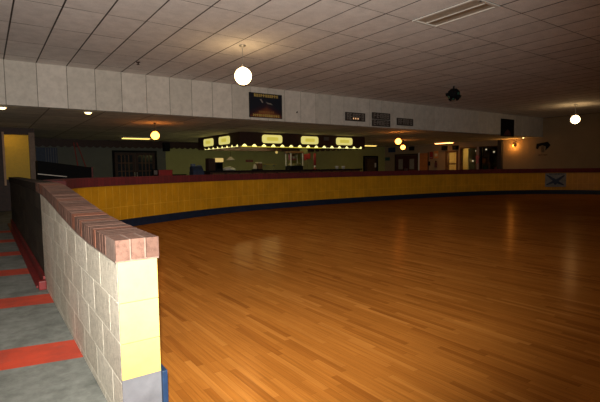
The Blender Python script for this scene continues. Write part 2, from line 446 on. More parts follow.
# ------------------------------------------------------------------ ceilings and fascia
S = 0.6096; X0, Y0 = 1.085, 7.577
mb = MB(); R = random.Random(3)
for i in range(-8, 39):
    for j in range(-5, 11):
        xa, xb = X0+S*i+0.012, X0+S*(i+1)-0.012
        ya, yb = Y0-2*S*j+0.006, min(Y0-2*S*(j-1)-0.006, FY-0.006)
        if yb-ya < 0.06 or xa < -3.15 or xb > XE: continue
        if i == 8 and j == 3: continue                       # the light fitting's bay
        if xb > XE-0.01: xb = XE-0.01
        sag = R.uniform(-0.002, 0.002); sx = R.uniform(-0.001, 0.001)
        v = [mb.bm.verts.new(p) for p in ((xa, ya, ZU+sag+sx), (xb, ya, ZU-sag+sx), (xb, yb, ZU-sag*0.5-sx), (xa, yb, ZU+sag*0.5-sx))]
        mb.bm.faces.new(v[::-1])
ceil = mb.build('ceiling_rink', M_CTILE)
struct(ceil, 'suspended rink ceiling of long pale tiles in a dark grid', 'ceiling')
box('ceiling_grid', M_CGRID, (-3.2, -4.2, ZU+0.012), (24.1, FY+0.1, ZU+0.06), ceil)
mb = MB(); k = -8
while X0+S*k < XE:
    xa, xb = X0+S*k+0.006, min(X0+S*(k+1)-0.006, XE)
    if xa > -3.2: mb.box((xa, FY-0.012, ZL), (xb, FY, ZU+0.01), 0.003)
    k += 1
fa = mb.build('wall_fascia', M_FPANEL); struct(fa, 'long pale panelled bulkhead where the rink ceiling drops to the concourse ceiling', 'wall')
box('seam_backing', M_SEAM, (-3.2, FY-0.004, ZL+0.002), (XE, FY+0.12, ZU+0.01), fa)
mb = MB(); uvl = mb.bm.loops.layers.uv.verify(); mb.box((-3.2, FY+0.12, ZL), (24.1, 23.2, ZL+0.1))
for f in mb.bm.faces:
    for lp in f.loops: lp[uvl].uv = (lp.vert.co.x-0.1, lp.vert.co.y)
o = mb.build('ceiling_concourse', M_LCEIL); struct(o, 'low brownish concourse ceiling beyond the bulkhead', 'ceiling')

# ------------------------------------------------------------------ outer walls
def wall_openings(name, mat, fixed, axis, a0, a1, z1, th, holes):
    """wall along one axis with rectangular openings (a, b, z0, z1)"""
    mb = MB()
    def bx(a, b, c, d):
        if b-a < 1e-4 or d-c < 1e-4: return
        if axis == 'x': mb.box((a, fixed, c), (b, fixed+th, d))
        else: mb.box((fixed, a, c), (fixed+th, b, d))
    cur = a0
    for (p, q, c, d) in sorted(holes):
        bx(cur, p, 0, z1); bx(p, q, 0, c); bx(p, q, d, z1); cur = q
    bx(cur, a1, 0, z1)
    return mb.build(name, mat)
wb = wall_openings('wall_rear', plain('grey_green_wall', (0.12, 0.125, 0.105), 0.8, var=0.08, scale=1.5), YB, 'x', -3.2, 7.75, ZL, 0.2, [])
struct(wb, 'dim grey back wall behind the game cabinet and dark double door', 'wall')
wb = wall_openings('wall_back', M_GREEN, YB, 'x', 7.75, 24.2, ZL, 0.2, [])
struct(wb, 'pale green back wall of the concourse behind the snack bar', 'wall')
mb = MB(); pts = [(1.6, 2.62)]
x = 1.6; zz = []
while x < 10.3:
    for q in range(9):
        zz.append((x+0.30*q/8, 2.47-0.075*math.sin(PI*q/8)))
    x += 0.30
mb.prism([(1.6, ZL-0.005)] + zz + [(x, ZL-0.005)], (YB-0.05, YB-0.01), 'y')
o = mb.build('trim_1', M_DARK); struct(o, 'dark scalloped valance board along the top of the green back wall', 'trim')

WH = [(16.95, 17.62, 0.0, 2.17), (14.2, 16.7, 1.0, 2.45)]
we = wall_openings('wall_right', M_WALL, XE, 'y', -4.2, 23.2, ZU+0.02, 0.2, WH)
struct(we, 'tan end wall beyond the far right of the rink', 'wall')
o = box('wall_left', M_WALL, (-3.4, -4.2, 0), (-3.2, 23.2, ZU)); struct(o, 'tan side wall of the walkway', 'wall')
o = box('wall_front', M_WALL, (-3.2, -4.4, 0), (24.1, -4.2, ZU)); struct(o, 'tan wall behind the photographer', 'wall')

# little room behind the service window at the far end of the walkway
wk = wall_openings('wall_kiosk', M_DARK, 17.8, 'x', -3.2, 1.47, ZL, 0.1, [(0.60, 1.30, 1.05, 2.55)])
struct(wk, 'dark wall with a yellow lit service window at the far end of the walkway', 'wall')
box('jamb', plain('jamb_paint', (0.20, 0.13, 0.09), 0.6), (1.30, 17.72, 0.9), (1.47, 17.82, 2.62), wk)
box('jamb', plain('pink_jamb_paint', (0.45, 0.27, 0.16), 0.6), (0.54, 17.72, 0.85), (0.60, 17.82, 2.62), wk)
box('side_panel', M_DARK, (1.40, 17.9, 0), (1.47, 20.6, ZL), wk)
mb = MB()
for i in range(27): mb.box((-3.0, 19.0, i*0.1+0.0), (1.395, 19.03, i*0.1+0.099), 0.002)
mb.build('yellow_siding', plain('yellow_siding', (0.70, 0.45, 0.05), 0.6, var=0.06), wk)
t = thing('ceiling_lamp', (0.75, 18.4, ZL), 'yellow ceiling lamp hidden inside the lit service window', 'lamp')
MB().lathe([(0, -0.11), (0.09, -0.10), (0.14, -0.05), (0.15, -0.01)], 20).build('diffuser', G_YLAMP, t, True)
MB().lathe([(0.16, -0.02), (0.17, -0.005), (0.17, 0.0), (0, 0.0)], 20).build('base_plate', M_WHITE, t, True)

# ------------------------------------------------------------------ rink ceiling fittings
t = thing('ceiling_light_fixture', (X0+S*8.5, Y0-2*S*2.5, ZU), 'unlit recessed fluorescent fixture with white frame set in the rink ceiling', 'light')
w, l = S/2-0.005, S-0.005
mb = MB()
for (a, b, c, d) in ((-w, w, -l, -l+0.05), (-w, w, l-0.05, l), (-w, -w+0.045, -l+0.05, l-0.05), (w-0.045, w, -l+0.05, l-0.05)):
    mb.box((a, c, -0.016), (b, d, 0.004), 0.004)
mb.build('frame', M_WHITE, t)
box('diffuser', plain('old_diffuser', (0.50, 0.42, 0.33), 0.35), (-w+0.045, -l+0.05, 0.0), (w-0.045, l-0.05, 0.006), t)
box('brown_strip', plain('brown_diffuser', (0.34, 0.24, 0.15), 0.4), (0.03, -l+0.06, -0.003), (0.13, l-0.06, 0.001), t)  # brown stripe along the diffuser
mb = MB(); mb.box((-0.012, -l+0.05, -0.013), (0.012, l-0.05, -0.002)); mb.build('centre_bar', M_WHITE, t)
box('latch', M_STEEL, (-0.2, -l+0.01, -0.03), (-0.15, -l+0.04, -0.016), t, 0.004)

t = thing('sprinkler_head', (2.97, 10.46, ZU), 'small dark sprinkler head in the rink ceiling near the bulkhead', 'sprinkler')
MB().lathe([(0.045, 0.0), (0.045, -0.012), (0.02, -0.016), (0.012, -0.05), (0.035, -0.055), (0.035, -0.06), (0, -0.06)], 14).build('escutcheon', M_DARK, t, True)

def globe(loc, label, drop, r):
    t = thing('globe_pendant', loc, label, 'pendant lamp', 'white globe pendants over the rink')
    MB().lathe([(0, 0.0), (0.07, 0.0), (0.07, -0.015), (0.03, -0.035), (0, -0.035)], 18).build('canopy', M_STEEL, t, True)
    MB().tube((0, 0, -0.03), (0, 0, -drop+r+0.02), 0.006, 8).build('stem', M_STEEL, t)
    MB().lathe([(0.02, -drop+r+0.05), (0.055, -drop+r+0.03), (0.06, -drop+r-0.012), (0, -drop+r-0.012)], 18).build('fitter', M_STEEL, t, True)
    MB().ball((0, 0, -drop), r, 28).build('globe', G_GLOBE, t, True)
    return t
g1 = globe((4.30, 7.98, ZU), 'larger looking white globe pendant hanging near the dark poster', 0.60, 0.168)
dup(g1, (19.7, 8.42, ZU), 'white globe pendant at the far right of the rink')

# black multi-head effect light
t = thing('effect_light', (11.8, 8.5, ZU), 'black cluster of disco effect lights hanging under the rink ceiling', 'stage light')
MB().tube((0, 0, 0), (0, 0, -0.10), 0.022, 10).build('hanger', M_BLACK, t)
MB().lathe([(0, -0.08), (0.10, -0.09), (0.17, -0.16), (0.185, -0.23), (0.15, -0.32), (0.08, -0.37), (0, -0.38)], 20).build('housing', M_BLACK, t, True)
for k in range(9):
    a = 2*PI*k/9+0.2; el = (-0.15, -0.55, -0.95)[k % 3]
    d = Vector((math.cos(a)*math.cos(el), math.sin(a)*math.cos(el), math.sin(el)))
    c = Vector((0, 0, -0.22))
    p = MB().tube(c+d*0.10, c+d*0.235, 0.042, 12, 0.050).build('lamp_head', M_BLACK, t)
    MB().tube(c+d*0.228, c+d*0.238, 0.041, 12).build('lens', plain('green_lens', (0.04, 0.10, 0.07), 0.1), p)

# ------------------------------------------------------------------ things on the bulkhead
def poster_frame(t, w, h, mat, border):
    box('frame', border, (-w/2, -0.022, 0), (w/2, -0.006, h), t, 0.003)
    return box('print', mat, (-w/2+0.02, -0.025, 0.02), (w/2-0.02, -0.019, h-0.02), t)
def sky_poster():
    m, tt, b = nt('night_sky_print')
    co = N(tt, 'ShaderNodeTexCoord').outputs['Generated']
    s = N(tt, 'ShaderNodeSeparateXYZ'); L(tt, co, s.inputs[0])
    dx = math_node(tt, 'MULTIPLY', math_node(tt, 'ABSOLUTE', math_node(tt, 'SUBTRACT', s.outputs[0], 0.52)), 0.75)
    g = math_node(tt, 'ADD', s.outputs[2], dx)
    n = noise(tt, co, 6, 4)
    g = math_node(tt, 'ADD', g, math_node(tt, 'MULTIPLY', math_node(tt, 'SUBTRACT', n, 0.5), 0.14))
    L(tt, ramp(tt, g, ((0.10, (0.30, 0.11, 0.04)), (0.32, (0.17, 0.05, 0.02)), (0.5, (0.03, 0.012, 0.02)), (0.7, (0.008, 0.012, 0.022)))), b.inputs['Base Color'])
    b.inputs['Roughness'].default_value = 0.4
    return m
t = thing('poster', (7.09, FY-0.014, 2.84), 'dark poster with orange glow and gold lettering beside the large globe lamp', 'poster')
poster_frame(t, 1.16, 0.73, sky_poster(), M_BLACK)
strokes(t, M_GOLD, -0.42, 0.44, 0.615, 0.70, -0.026, 11, 0.026, 4); strokes(t, M_GOLD, -0.46, 0.48, 0.03, 0.105, -0.026, 14, 0.024, 5)
mb = MB()
mb.prism([(-0.22, 0.54), (-0.17, 0.56), (-0.10, 0.45), (-0.13, 0.44)], (-0.029, -0.025), 'y')
mb.prism([(-0.02, 0.48), (0.06, 0.46), (0.16, 0.45), (0.24, 0.40), (0.16, 0.41), (0.06, 0.42)], (-0.029, -0.025), 'y')
mb.build('white_streaks', M_SIGNINK, t)
strokes(t, plain('orange_print', (0.30, 0.14, 0.05), 0.5), -0.26, 0.28, 0.14, 0.20, -0.026, 9, 0.018, 9)

def board_sign(x0, x1, z0, z1, label, rows, seed, lit=False):
    t = thing('bulkhead_sign', ((x0+x1)/2, FY-0.014, z0), label, 'sign', 'small dark lettered signs on the bulkhead')
    w, h = x1-x0, z1-z0
    rh = h/rows
    for q in range(rows):
        p = box('board', plain('sign_board', (0.045, 0.034, 0.03), 0.6), (-w/2, -0.03, q*rh+0.008), (w/2, -0.002, (q+1)*rh-0.008), t, 0.003)
        strokes(p, M_SIGNINK, -w/2+0.05, w/2-0.05, q*rh+0.05, (q+1)*rh-0.045, -0.031, 5+seed % 2, 0.028, seed+q)
    if lit:
        for dx in (-0.13, -0.02, 0.10): MB().box((w*dx, -0.037, 0.07), (w*dx+0.045, -0.031, 0.12), 0.004).build('lit_spot', G_SIGNDOT, t)
board_sign(10.27, 11.20, 2.92, 3.23, 'lettered sign with lit spots, leftmost of three small bulkhead signs', 1, 11, True)
board_sign(11.55, 12.48, 2.79, 3.30, 'two row lettered sign, middle of three small bulkhead signs', 2, 22)
board_sign(12.85, 13.76, 2.88, 3.17, 'rightmost and plainest of three small lettered bulkhead signs', 1, 35)
t = thing('poster', (20.5, FY-0.014, 2.70), 'tall dark poster at the far right end of the bulkhead', 'poster')
poster_frame(t, 1.15, 0.82, M_BLACK, M_BLACK)
mb = MB(); mb.prism([(-0.35, 0.05), (0.3, 0.05), (0.18, 0.25), (0.0, 0.33), (-0.2, 0.22)], (-0.03, -0.025), 'y'); mb.build('printed_figure', plain('dim_red_print', (0.10, 0.03, 0.035), 0.5), t)
t = thing('wall_hook', (8.24, FY-0.012, 3.08), 'tiny dark hook on the bulkhead right of the large poster', 'hook')
MB().tube((0, 0, 0), (0, -0.03, 0), 0.022, 10).build('mount', M_DARK, t)
MB().tube((0, -0.03, -0.015), (0, -0.035, 0.04), 0.008, 8).build('prong', M_DARK, t)

# ------------------------------------------------------------------ concourse ceiling lights
def can(loc, label):
    t = thing('recessed_light', loc, label, 'light', 'small recessed lights behind the bulkhead')
    MB().lathe([(0.085, 0.0), (0.12, 0.0), (0.125, -0.012), (0.085, -0.018)], 20).build('trim_ring', M_WHITE, t, True)
    MB().lathe([(0, -0.055), (0.05, -0.045), (0.088, -0.012), (0.088, 0.0)], 20).build('lens', G_CAN, t, True)
    return t
c1 = can((0.41, 12.22, ZL), 'small recessed light at the far left end of the concourse ceiling')
dup(c1, (2.2, 12.22, ZL), 'second small recessed light from the left behind the bulkhead')
dup(c1, (23.2, 12.42, ZL), 'small recessed light at the far right near the end wall').scale = (0.6, 0.6, 0.6)
def fluor(loc, label, rz=0.0):
    t = thing('fluorescent_fixture', loc, label, 'light', 'lit fluorescent fixtures on the concourse ceiling', rz=rz)
    MB().prism([(-0.16, 0.0), (0.16, 0.0), (0.16, -0.03), (0.12, -0.045), (-0.12, -0.045), (-0.16, -0.03)], (-0.61, 0.61), 'x').build('housing', M_WHITE, t)
    MB().prism([(-0.13, -0.045), (0.13, -0.045), (0.10, -0.075), (-0.10, -0.075)], (-0.58, 0.58), 'x').build('diffuser', G_FLUO, t)
    return t
f1 = fluor((5.63, 20.6, ZL), 'lit fluorescent fixture above the dark double door at left')
dup(f1, (20.65, 21.3, ZL), 'lit fluorescent fixture just right of the snack bar canopy')
f3 = dup(f1, (22.9, 17.15, ZL), 'lit fluorescent fixture in front of the orange posters at right', PI/2)
G_WARM = glow('warm_fluorescent_glow', (1.0, 0.42, 0.11), 7.0)
for ch in f3.children:
    if ch.name.startswith('diffuser'): ch.data = ch.data.copy(); ch.data.materials[0] = G_WARM
def amber(loc, drop, label, r):
    t = thing('amber_pendant', loc, label, 'pendant lamp', 'amber pendant lamps under the concourse ceiling')
    MB().lathe([(0, 0.0), (0.05, 0.0), (0.05, -0.012), (0.02, -0.03), (0, -0.03)], 14).build('canopy', M_DARK, t, True)
    MB().tube((0, 0, -0.02), (0, 0, -drop+r), 0.006, 8).build('stem', M_DARK, t)
    MB().lathe([(r*0.28, -drop+r*1.12), (r*0.42, -drop+r*0.90), (r*0.30, -drop+r*0.84)], 16).build('collar', plain('brass', (0.35, 0.2, 0.06), 0.4, 1.0), t, True)
    MB().lathe([(0, -drop-r*0.98), (r*0.35, -drop-r*0.92), (r*0.75, -drop-r*0.62), (r, -drop-r*0.05), (r*0.85, -drop+r*0.4), (r*0.45, -drop+r*0.82), (0.0, -drop+r*0.9)], 20).build('shade', G_AMBER, t, True)
    return t
f4 = dup(f1, (9.9, 19.0, ZL), 'unseen light added inside the snack bar canopy, left one')
f5 = dup(f1, (11.5, 19.0, ZL), 'unseen light added inside the snack bar canopy, right one')
G_FILL = glow('canopy_fill_glow', (1.0, 0.88, 0.40), 24.0)  # hidden canopy fixtures added to brighten the green back wall
for q in (f4, f5):
    for ch in q.children:
        if ch.name.startswith('diffuser'): ch.data = ch.data.copy(); ch.data.materials[0] = G_FILL
a1 = amber((4.42, 14.03, ZL), 0.385, 'amber pendant lamp left of the snack bar', 0.135)
dup(a1, (14.25, 12.95, ZL), 'nearer and higher looking of the two close amber lamps right of the snack bar')
dup(a1, (18.75, 16.7, ZL), 'farther and lower looking of the two close amber lamps right of the snack bar')

# ------------------------------------------------------------------ snack bar canopy
CX0, CX1, CY0, CY1, CZ0 = 8.25, 14.95, 15.7, 19.85, 2.205
cn = thing('snack_bar_canopy', (0, 0, 0), 'dark brown hanging canopy with lit yellow signs and scalloped edge over the snack bar', 'canopy')
def scallop(a0, a1, pitch, z0, z1, zt):
    """lower edge with arched notches between hanging lobes"""
    n = max(1, round((a1-a0)/pitch)); p = (a1-a0)/n; pts = []
    for i in range(n):
        s0 = a0+i*p
        pts.append((s0, z0)); pts.append((s0+p*0.22, z0))
        for q in range(7): pts.append((s0+p*(0.22+0.56*q/6), z0+(z1-z0)*math.sin(PI*q/6)))
        pts.append((s0+p*0.78, z0))
    pts.append((a1, z0))
    return pts + [(a1, zt), (a0, zt)]
MB().prism(scallop(CX0, CX1, 0.435, CZ0, CZ0+0.095, ZL-0.004), (CY0, CY0+0.05), 'y').build('front_fascia', M_DARK, cn)
MB().prism(scallop(CY0+0.05, CY1, 0.435, CZ0, CZ0+0.095, ZL-0.004), (CX0, CX0+0.05), 'x').build('side_fascia', M_DARK, cn)
MB().prism(scallop(CY0+0.05, CY1, 0.435, CZ0, CZ0+0.095, ZL-0.004), (CX1-0.05, CX1), 'x').build('side_fascia', M_DARK, cn)
box('back_fascia', M_DARK, (CX0+0.05, CY1-0.05, CZ0), (CX1-0.05, CY1, ZL-0.004), cn)
def rrect(x0, x1, z0, z1, r):
    pts = []
    for cx, cz, a in ((x1-r, z0+r, -PI/2), (x1-r, z1-r, 0), (x0+r, z1-r, PI/2), (x0+r, z0+r, PI)):
        for q in range(5): pts.append((cx+r*math.cos(a+q*PI/8), cz+r*math.sin(a+q*PI/8)))
    return pts
for x0, x1 in ((9.26, 10.22), (11.2, 12.12), (13.16, 14.13)):
    p = MB().prism(rrect(x0, x1, 2.345, 2.68, 0.10), (CY0-0.035, CY0), 'y').build('lit_sign', G_PANEL, cn)
    MB().prism(rrect(x0+0.2, x1-0.2, 2.44, 2.59, 0.05), (CY0-0.04, CY0-0.035), 'y').build('sign_band', G_PANELB, p)
for y0, y1 in ((16.55, 17.55), (18.15, 19.15)):
    p = MB().prism(rrect(y0, y1, 2.335, 2.66, 0.10), (CX0-0.035, CX0), 'x').build('lit_sign', G_PANEL, cn)
    MB().prism(rrect(y0+0.25, y1-0.25, 2.43, 2.58, 0.05), (CX0-0.04, CX0-0.035), 'x').build('sign_band', G_PANELB, p)
MB().box((12.45, CY0-0.05, 2.53), (12.72, CY0, 2.68), 0.01).build('vent', plain('grey_vent', (0.10, 0.085, 0.08), 0.6), cn)
MB().box((CX0+0.12, CY0+0.07, 2.20), (14.8, CY0+0.10, 2.36)).build('light_panel', G_TUBE, cn)
MB().tube((CX0+0.08, CY0+0.045, 2.19), (12.35, CY0+0.045, 2.19), 0.016, 10).build('edge_strip', G_EDGE, cn)
MB().box((CX0+0.07, CY0+0.35, 2.20), (CX0+0.10, CY1-0.6, 2.36)).build('light_panel', G_TUBE, cn)

# ------------------------------------------------------------------ snack bar counter and goods
CT, CS = 1.25, 1.09
ct = thing('snack_bar_counter', (0, 0, 0), 'long dark snack bar counter under the lit canopy', 'counter')
box('body', M_DARK, (7.1, 16.0, 0), (14.9, 16.6, CT-0.05), ct)
box('countertop', M_BLACKG, (7.0, 15.92, CT-0.05), (15.0, 16.68, CT), ct, 0.01)
mb = MB()
for i in range(13): mb.box((7.2+i*0.6, 15.985, 0.1), (7.7+i*0.6, 16.0, CT-0.1), 0.004)
mb.build('panels', M_BROWN, ct)
st = thing('side_counter', (0, 0, 0), 'low dark counter left of the snack bar holding a red box', 'counter')
box('body', M_DARK, (4.9, 16.0, 0), (6.95, 16.6, CS-0.05), st)
box('countertop', M_BLACK, (4.85, 15.94, CS-0.05), (6.97, 16.66, CS), st, 0.01)

t = thing('red_box', (5.42, 16.25, CS), 'red box on the low counter left of the snack bar', 'box')
box('body', M_RED, (-0.25, -0.15, 0), (0.24, 0.15, 0.17), t, 0.01); box('lid', M_RED, (-0.26, -0.16, 0.17), (0.25, 0.16, 0.215), t, 0.01)
t = thing('napkin_holder', (5.05, 16.22, CS), 'dark upright napkin holder left of the red box', 'holder')
box('body', M_BLACK, (-0.09, -0.09, 0), (0.09, 0.09, 0.24), t, 0.015); box('face_plate', M_STEEL, (-0.06, -0.095, 0.05), (0.06, -0.09, 0.2), t)
t = thing('serving_tray', (5.98, 16.28, CS), 'flat black tray right of the red box', 'tray')
MB().prism([(-0.22, 0.03), (0.22, 0.03), (0.2, 0.0), (-0.2, 0.0)], (-0.15, 0.15), 'y').build('tray_base', M_BLACK, t)
mb = MB(); mb.box((-0.24, -0.17, 0.03), (0.24, -0.15, 0.045)); mb.box((-0.24, 0.15, 0.03), (0.24, 0.17, 0.045)); mb.box((-0.24, -0.15, 0.03), (-0.22, 0.15, 0.045)); mb.box((0.22, -0.15, 0.03), (0.24, 0.15, 0.045)); mb.build('rim', M_BLACK, t)
t = thing('cash_register', (6.66, 16.25, CS), 'dark blue cash register at the left end of the snack bar', 'cash register')
box('drawer_base', M_DBLUE, (-0.22, -0.2, 0), (0.23, 0.2, 0.13), t, 0.01)
MB().prism([(-0.16, 0.13), (0.2, 0.13), (0.2, 0.32), (-0.02, 0.34), (-0.16, 0.2)], (-0.20, 0.21), 'x').build('keyboard_body', M_DBLUE, t)
MB().box((-0.19, -0.02, 0.33), (-0.05, 0.14, 0.43), 0.01).build('display', plain('grey_blue_plastic', (0.12, 0.15, 0.22), 0.4), t)
MB().box((0.05, -0.02, 0.32), (0.19, 0.14, 0.38), 0.01).build('printer', plain('grey_blue_plastic', (0.12, 0.15, 0.22), 0.4), t)
t = thing('food_warmer', (7.40, 16.25, CT), 'black food warmer with a cream lit top on the snack bar', 'food warmer'); t.scale = (1, 1, 0.75)
box('cabinet', M_BLACK, (-0.02, -0.2, 0), (0.27, 0.2, 0.44), t, 0.01); box('side_tank', M_DARK, (-0.3, -0.15, 0), (-0.02, 0.18, 0.64), t, 0.01)
box('lit_header', glow('header_glow', (0.85, 0.60, 0.20), 0.55), (-0.03, -0.22, 0.44), (0.29, 0.2, 0.65), t, 0.015)
box('window', M_GLASS, (0.02, -0.205, 0.1), (0.23, -0.2, 0.36), t)
t = thing('serving_dish', (8.0, 16.22, CT), 'silver domed serving dish beside the food warmer', 'dish'); t.scale = (1, 1, 0.5)
MB().lathe([(0, 0.0), (0.26, 0.0), (0.28, 0.03), (0.27, 0.05), (0, 0.05)], 24).build('pan', M_STEEL, t, True)
MB().lathe([(0.27, 0.05), (0.26, 0.14), (0.18, 0.23), (0.06, 0.27), (0, 0.275)], 24).build('dome_lid', plain('pale_steel', (0.7, 0.7, 0.72), 0.45, 0.4), t, True)
t = thing('hanging_heat_lamp', (8.13, 16.3, ZL), 'cream cone shaded lamp hanging over the left end of the snack bar', 'lamp')
MB().tube((0, 0, 0), (0, 0, -0.98), 0.006, 8).build('cord', M_BLACK, t)
MB().lathe([(0.03, -0.97), (0.06, -0.99), (0.18, -1.10), (0.17, -1.105), (0.05, -1.0)], 20).build('lamp_shade', M_CREAM, t, True)
MB().ball((0, 0, -1.06), 0.035, 12).build('bulb', G_SMALL, t, True)
t = thing('coffee_maker', (9.32, 16.25, CT), 'coffee maker with pale jug on the snack bar below the first front sign', 'coffee maker'); t.scale = (1, 1, 0.7)
box('base', M_BLACK, (-0.17, -0.15, 0), (0.19, 0.15, 0.07), t, 0.01); box('tower', M_BROWN, (0.0, -0.12, 0.07), (0.19, 0.14, 0.40), t, 0.01)
MB().lathe([(0, 0.07), (0.08, 0.07), (0.09, 0.15), (0.055, 0.3), (0.06, 0.34), (0, 0.34)], 18, (-0.1, 0)).build('jug', M_CREAM, t, True)
box('lid', M_CREAM, (-0.02, -0.12, 0.40), (0.15, 0.12, 0.47), t, 0.015)
t = thing('hanging_bulb', (10.36, 16.35, ZL), 'small dim bulb hanging over the middle of the snack bar', 'lamp')
MB().tube((0, 0, 0), (0, 0, -0.66), 0.005, 8).build('cord', M_BLACK, t)
MB().lathe([(0, -0.64), (0.03, -0.65), (0.035, -0.72), (0, -0.72)], 12).build('socket', plain('brass', (0.35, 0.2, 0.06), 0.4, 1.0), t, True)
MB().ball((0, 0, -0.765), 0.06, 16).build('bulb', glow('dim_bulb', (0.8, 0.6, 0.2), 0.35), t, True)
t = thing('popcorn_machine', (11.23, 16.28, CT), 'glass popcorn machine with white posts and red top on the snack bar', 'popcorn machine'); t.scale = (1, 1, 0.82)
box('base', M_BLACK, (-0.33, -0.22, 0), (0.33, 0.22, 0.2), t, 0.01)
for sx in (-1, 1):
    for sy in (-1, 1): box('corner_post', M_WHITE, (sx*0.31-0.018, sy*0.2-0.018, 0.2), (sx*0.31+0.018, sy*0.2+0.018, 0.86), t)
box('glass_front', M_GLASS, (-0.29, -0.205, 0.2), (0.29, -0.2, 0.86), t)
box('top', M_BROWN, (-0.35, -0.24, 0.86), (0.35, 0.24, 0.98), t, 0.015)
MB().lathe([(0, 0.62), (0.11, 0.60), (0.13, 0.72), (0.03, 0.76), (0.02, 0.86), (0, 0.86)], 18, (0.05, 0)).build('kettle', M_STEEL, t, True)
mb = MB()
for i in range(70): mb.ball((random.uniform(-0.26, 0.26), random.uniform(-0.17, 0.17), 0.22+random.uniform(0, 0.10)), random.uniform(0.025, 0.045), 6)
o = mb.build('popcorn', plain('popcorn', (0.62, 0.52, 0.25), 0.8), t, True); o['kind'] = 'stuff'
mb = MB(); mb.box((-0.2, 0.12, 0.5), (0.22, 0.15, 0.82)); mb.build('red_panel', M_PINK, t)
t = thing('support_post', (11.78, 16.32, CT), 'olive green post rising from the snack bar counter to the canopy', 'post')
box('shaft', M_OLIVE, (-0.15, -0.1, 0), (0.15, 0.1, ZL-CT-0.3), t, 0.01); box('foot', M_OLIVE, (-0.18, -0.13, 0), (0.18, 0.13, 0.06), t, 0.01)
box('capital', M_OLIVE, (-0.18, -0.13, ZL-CT-0.32), (0.18, 0.13, ZL-CT-0.02), t, 0.01)
t = thing('red_pennant', (11.9, 16.196, 1.62), 'red pennant fixed to the olive post at the snack bar', 'pennant')
MB().prism([(-0.2, 0.30), (0.16, 0.36), (0.17, 0.12), (0.02, 0.10), (-0.18, 0.02)], (-0.012, 0.0), 'y').build('cloth', M_RED, t)
MB().tube((-0.2, 0.008, 0.0), (-0.2, 0.008, 0.36), 0.008, 8).build('stick', M_BROWN, t)
t = thing('cup_dispenser', (12.35, 16.25, CT), 'tall red cup dispenser tube right of the olive post', 'dispenser'); t.scale = (1, 1, 0.83)
MB().lathe([(0, 0), (0.1, 0.0), (0.1, 0.02), (0.03, 0.03), (0.03, 0.2), (0.06, 0.2), (0.06, 0.86), (0.0, 0.88)], 16).build('tube', M_RED, t, True)
MB().lathe([(0.04, 0.12), (0.05, 0.2), (0, 0.2)], 14).build('cup', M_WHITE, t, True)
def cup(loc, label):
    t = thing('paper_cup', loc, label, 'cup', 'white cups at the right end of the snack bar'); t.scale = (1, 1, 0.5)
    MB().lathe([(0, 0), (0.06, 0), (0.085, 0.23), (0.09, 0.24), (0.08, 0.24)], 16).build('cup_body', M_WHITE, t, True)
    MB().lathe([(0.088, 0.235), (0.092, 0.25), (0.07, 0.28), (0, 0.285)], 16).build('lid', M_WHITE, t, True)
    return t
c = cup((13.62, 16.2, CT), 'white lidded cup, left one of two at the right end of the snack bar')
dup(c, (14.02, 16.2, CT), 'white lidded cup, right one of two at the right end of the snack bar')

# ------------------------------------------------------------------ back wall details
d = thing('door_1', (6.2, YB, 0), 'dark glazed double door in the back wall left of the snack bar', 'door', kind='structure')
mb = MB(); mb.box((-1.08, -0.06, 0), (-0.98, -0.0, 2.28)); mb.box((0.98, -0.06, 0), (1.08, 0.0, 2.28)); mb.box((-0.98, -0.06, 2.18), (0.98, 0.0, 2.28)); mb.build('frame', M_BLACK, d)
for s in (-1, 1):
    p = box('leaf', M_DARK, (min(0.01*s, 0.97*s), -0.05, 0.01), (max(0.01*s, 0.97*s), -0.012, 2.17), d)
    box('pane', plain('dark_pane', (0.02, 0.026, 0.035), 0.12), (min(0.14*s, 0.84*s), -0.054, 0.9), (max(0.14*s, 0.84*s), -0.05, 2.05), p)
    mb = MB()
    for q in (0.32, 0.5, 0.67): mb.box((q*s-0.018, -0.062, 0.9), (q*s+0.018, -0.054, 2.05))
    for q in (1.25, 1.65): mb.box((min(0.14*s, 0.84*s), -0.062, q), (max(0.14*s, 0.84*s), -0.054, q+0.03))
    mb.build('muntins', M_BROWN, p)
    box('handle', M_STEEL, (0.06*s-0.012, -0.09, 0.95), (0.06*s+0.012, -0.05, 1.2), p)
t = thing('loudspeaker', (7.73, YB-0.01, 2.26), 'black loudspeaker high on the back wall left of the snack bar', 'loudspeaker')
box('cabinet', M_BLACK, (-0.15, -0.34, 0), (0.15, -0.05, 0.44), t, 0.012); box('bracket', M_BLACK, (-0.04, -0.06, 0.15), (0.04, 0.0, 0.3), t)
MB().tube((0, -0.345, 0.14), (0, -0.33, 0.14), 0.1, 18).build('woofer', M_BLACKG, t)
t = thing('game_cabinet', (0, 0, 0), 'long black game cabinet with a sloping top behind the rink wall at left', 'game cabinet')
MB().prism([(1.45, 0), (3.08, 0), (3.08, 1.42), (1.45, 1.66)], (17.0, 17.8), 'y').build('body', M_BLACK, t)
MB().prism([(3.08, 0.0), (3.13, 0.0), (3.13, 1.43), (3.08, 1.44)], (16.98, 17.8), 'y').build('end_panel', plain('dim_red', (0.12, 0.02, 0.02), 0.5), t)
MB().prism([(1.44, 1.205), (2.3, 1.10), (2.3, 1.125), (1.44, 1.235)], (16.985, 17.0), 'y').build('white_stripe', M_WHITE, t)
MB().tube((2.72, 17.4, 1.465), (2.62, 17.4, 2.3), 0.016, 8).build('rail', M_REDSK, t)
MB().tube((2.98, 17.4, 1.43), (2.72, 17.4, 2.3), 0.016, 8).build('rail', M_REDSK, t)
t = thing('wall_panel', (2.35, YB, 1.55), 'dim blue board on the back wall above the black game cabinet', 'board')
box('board', M_DBLUE, (-0.42, -0.03, 0), (0.42, -0.004, 0.82), t)
mb = MB()
for i in range(5): mb.box((-0.05+i*0.1, -0.04, 0.02), (-0.03+i*0.1, -0.03, 0.8))
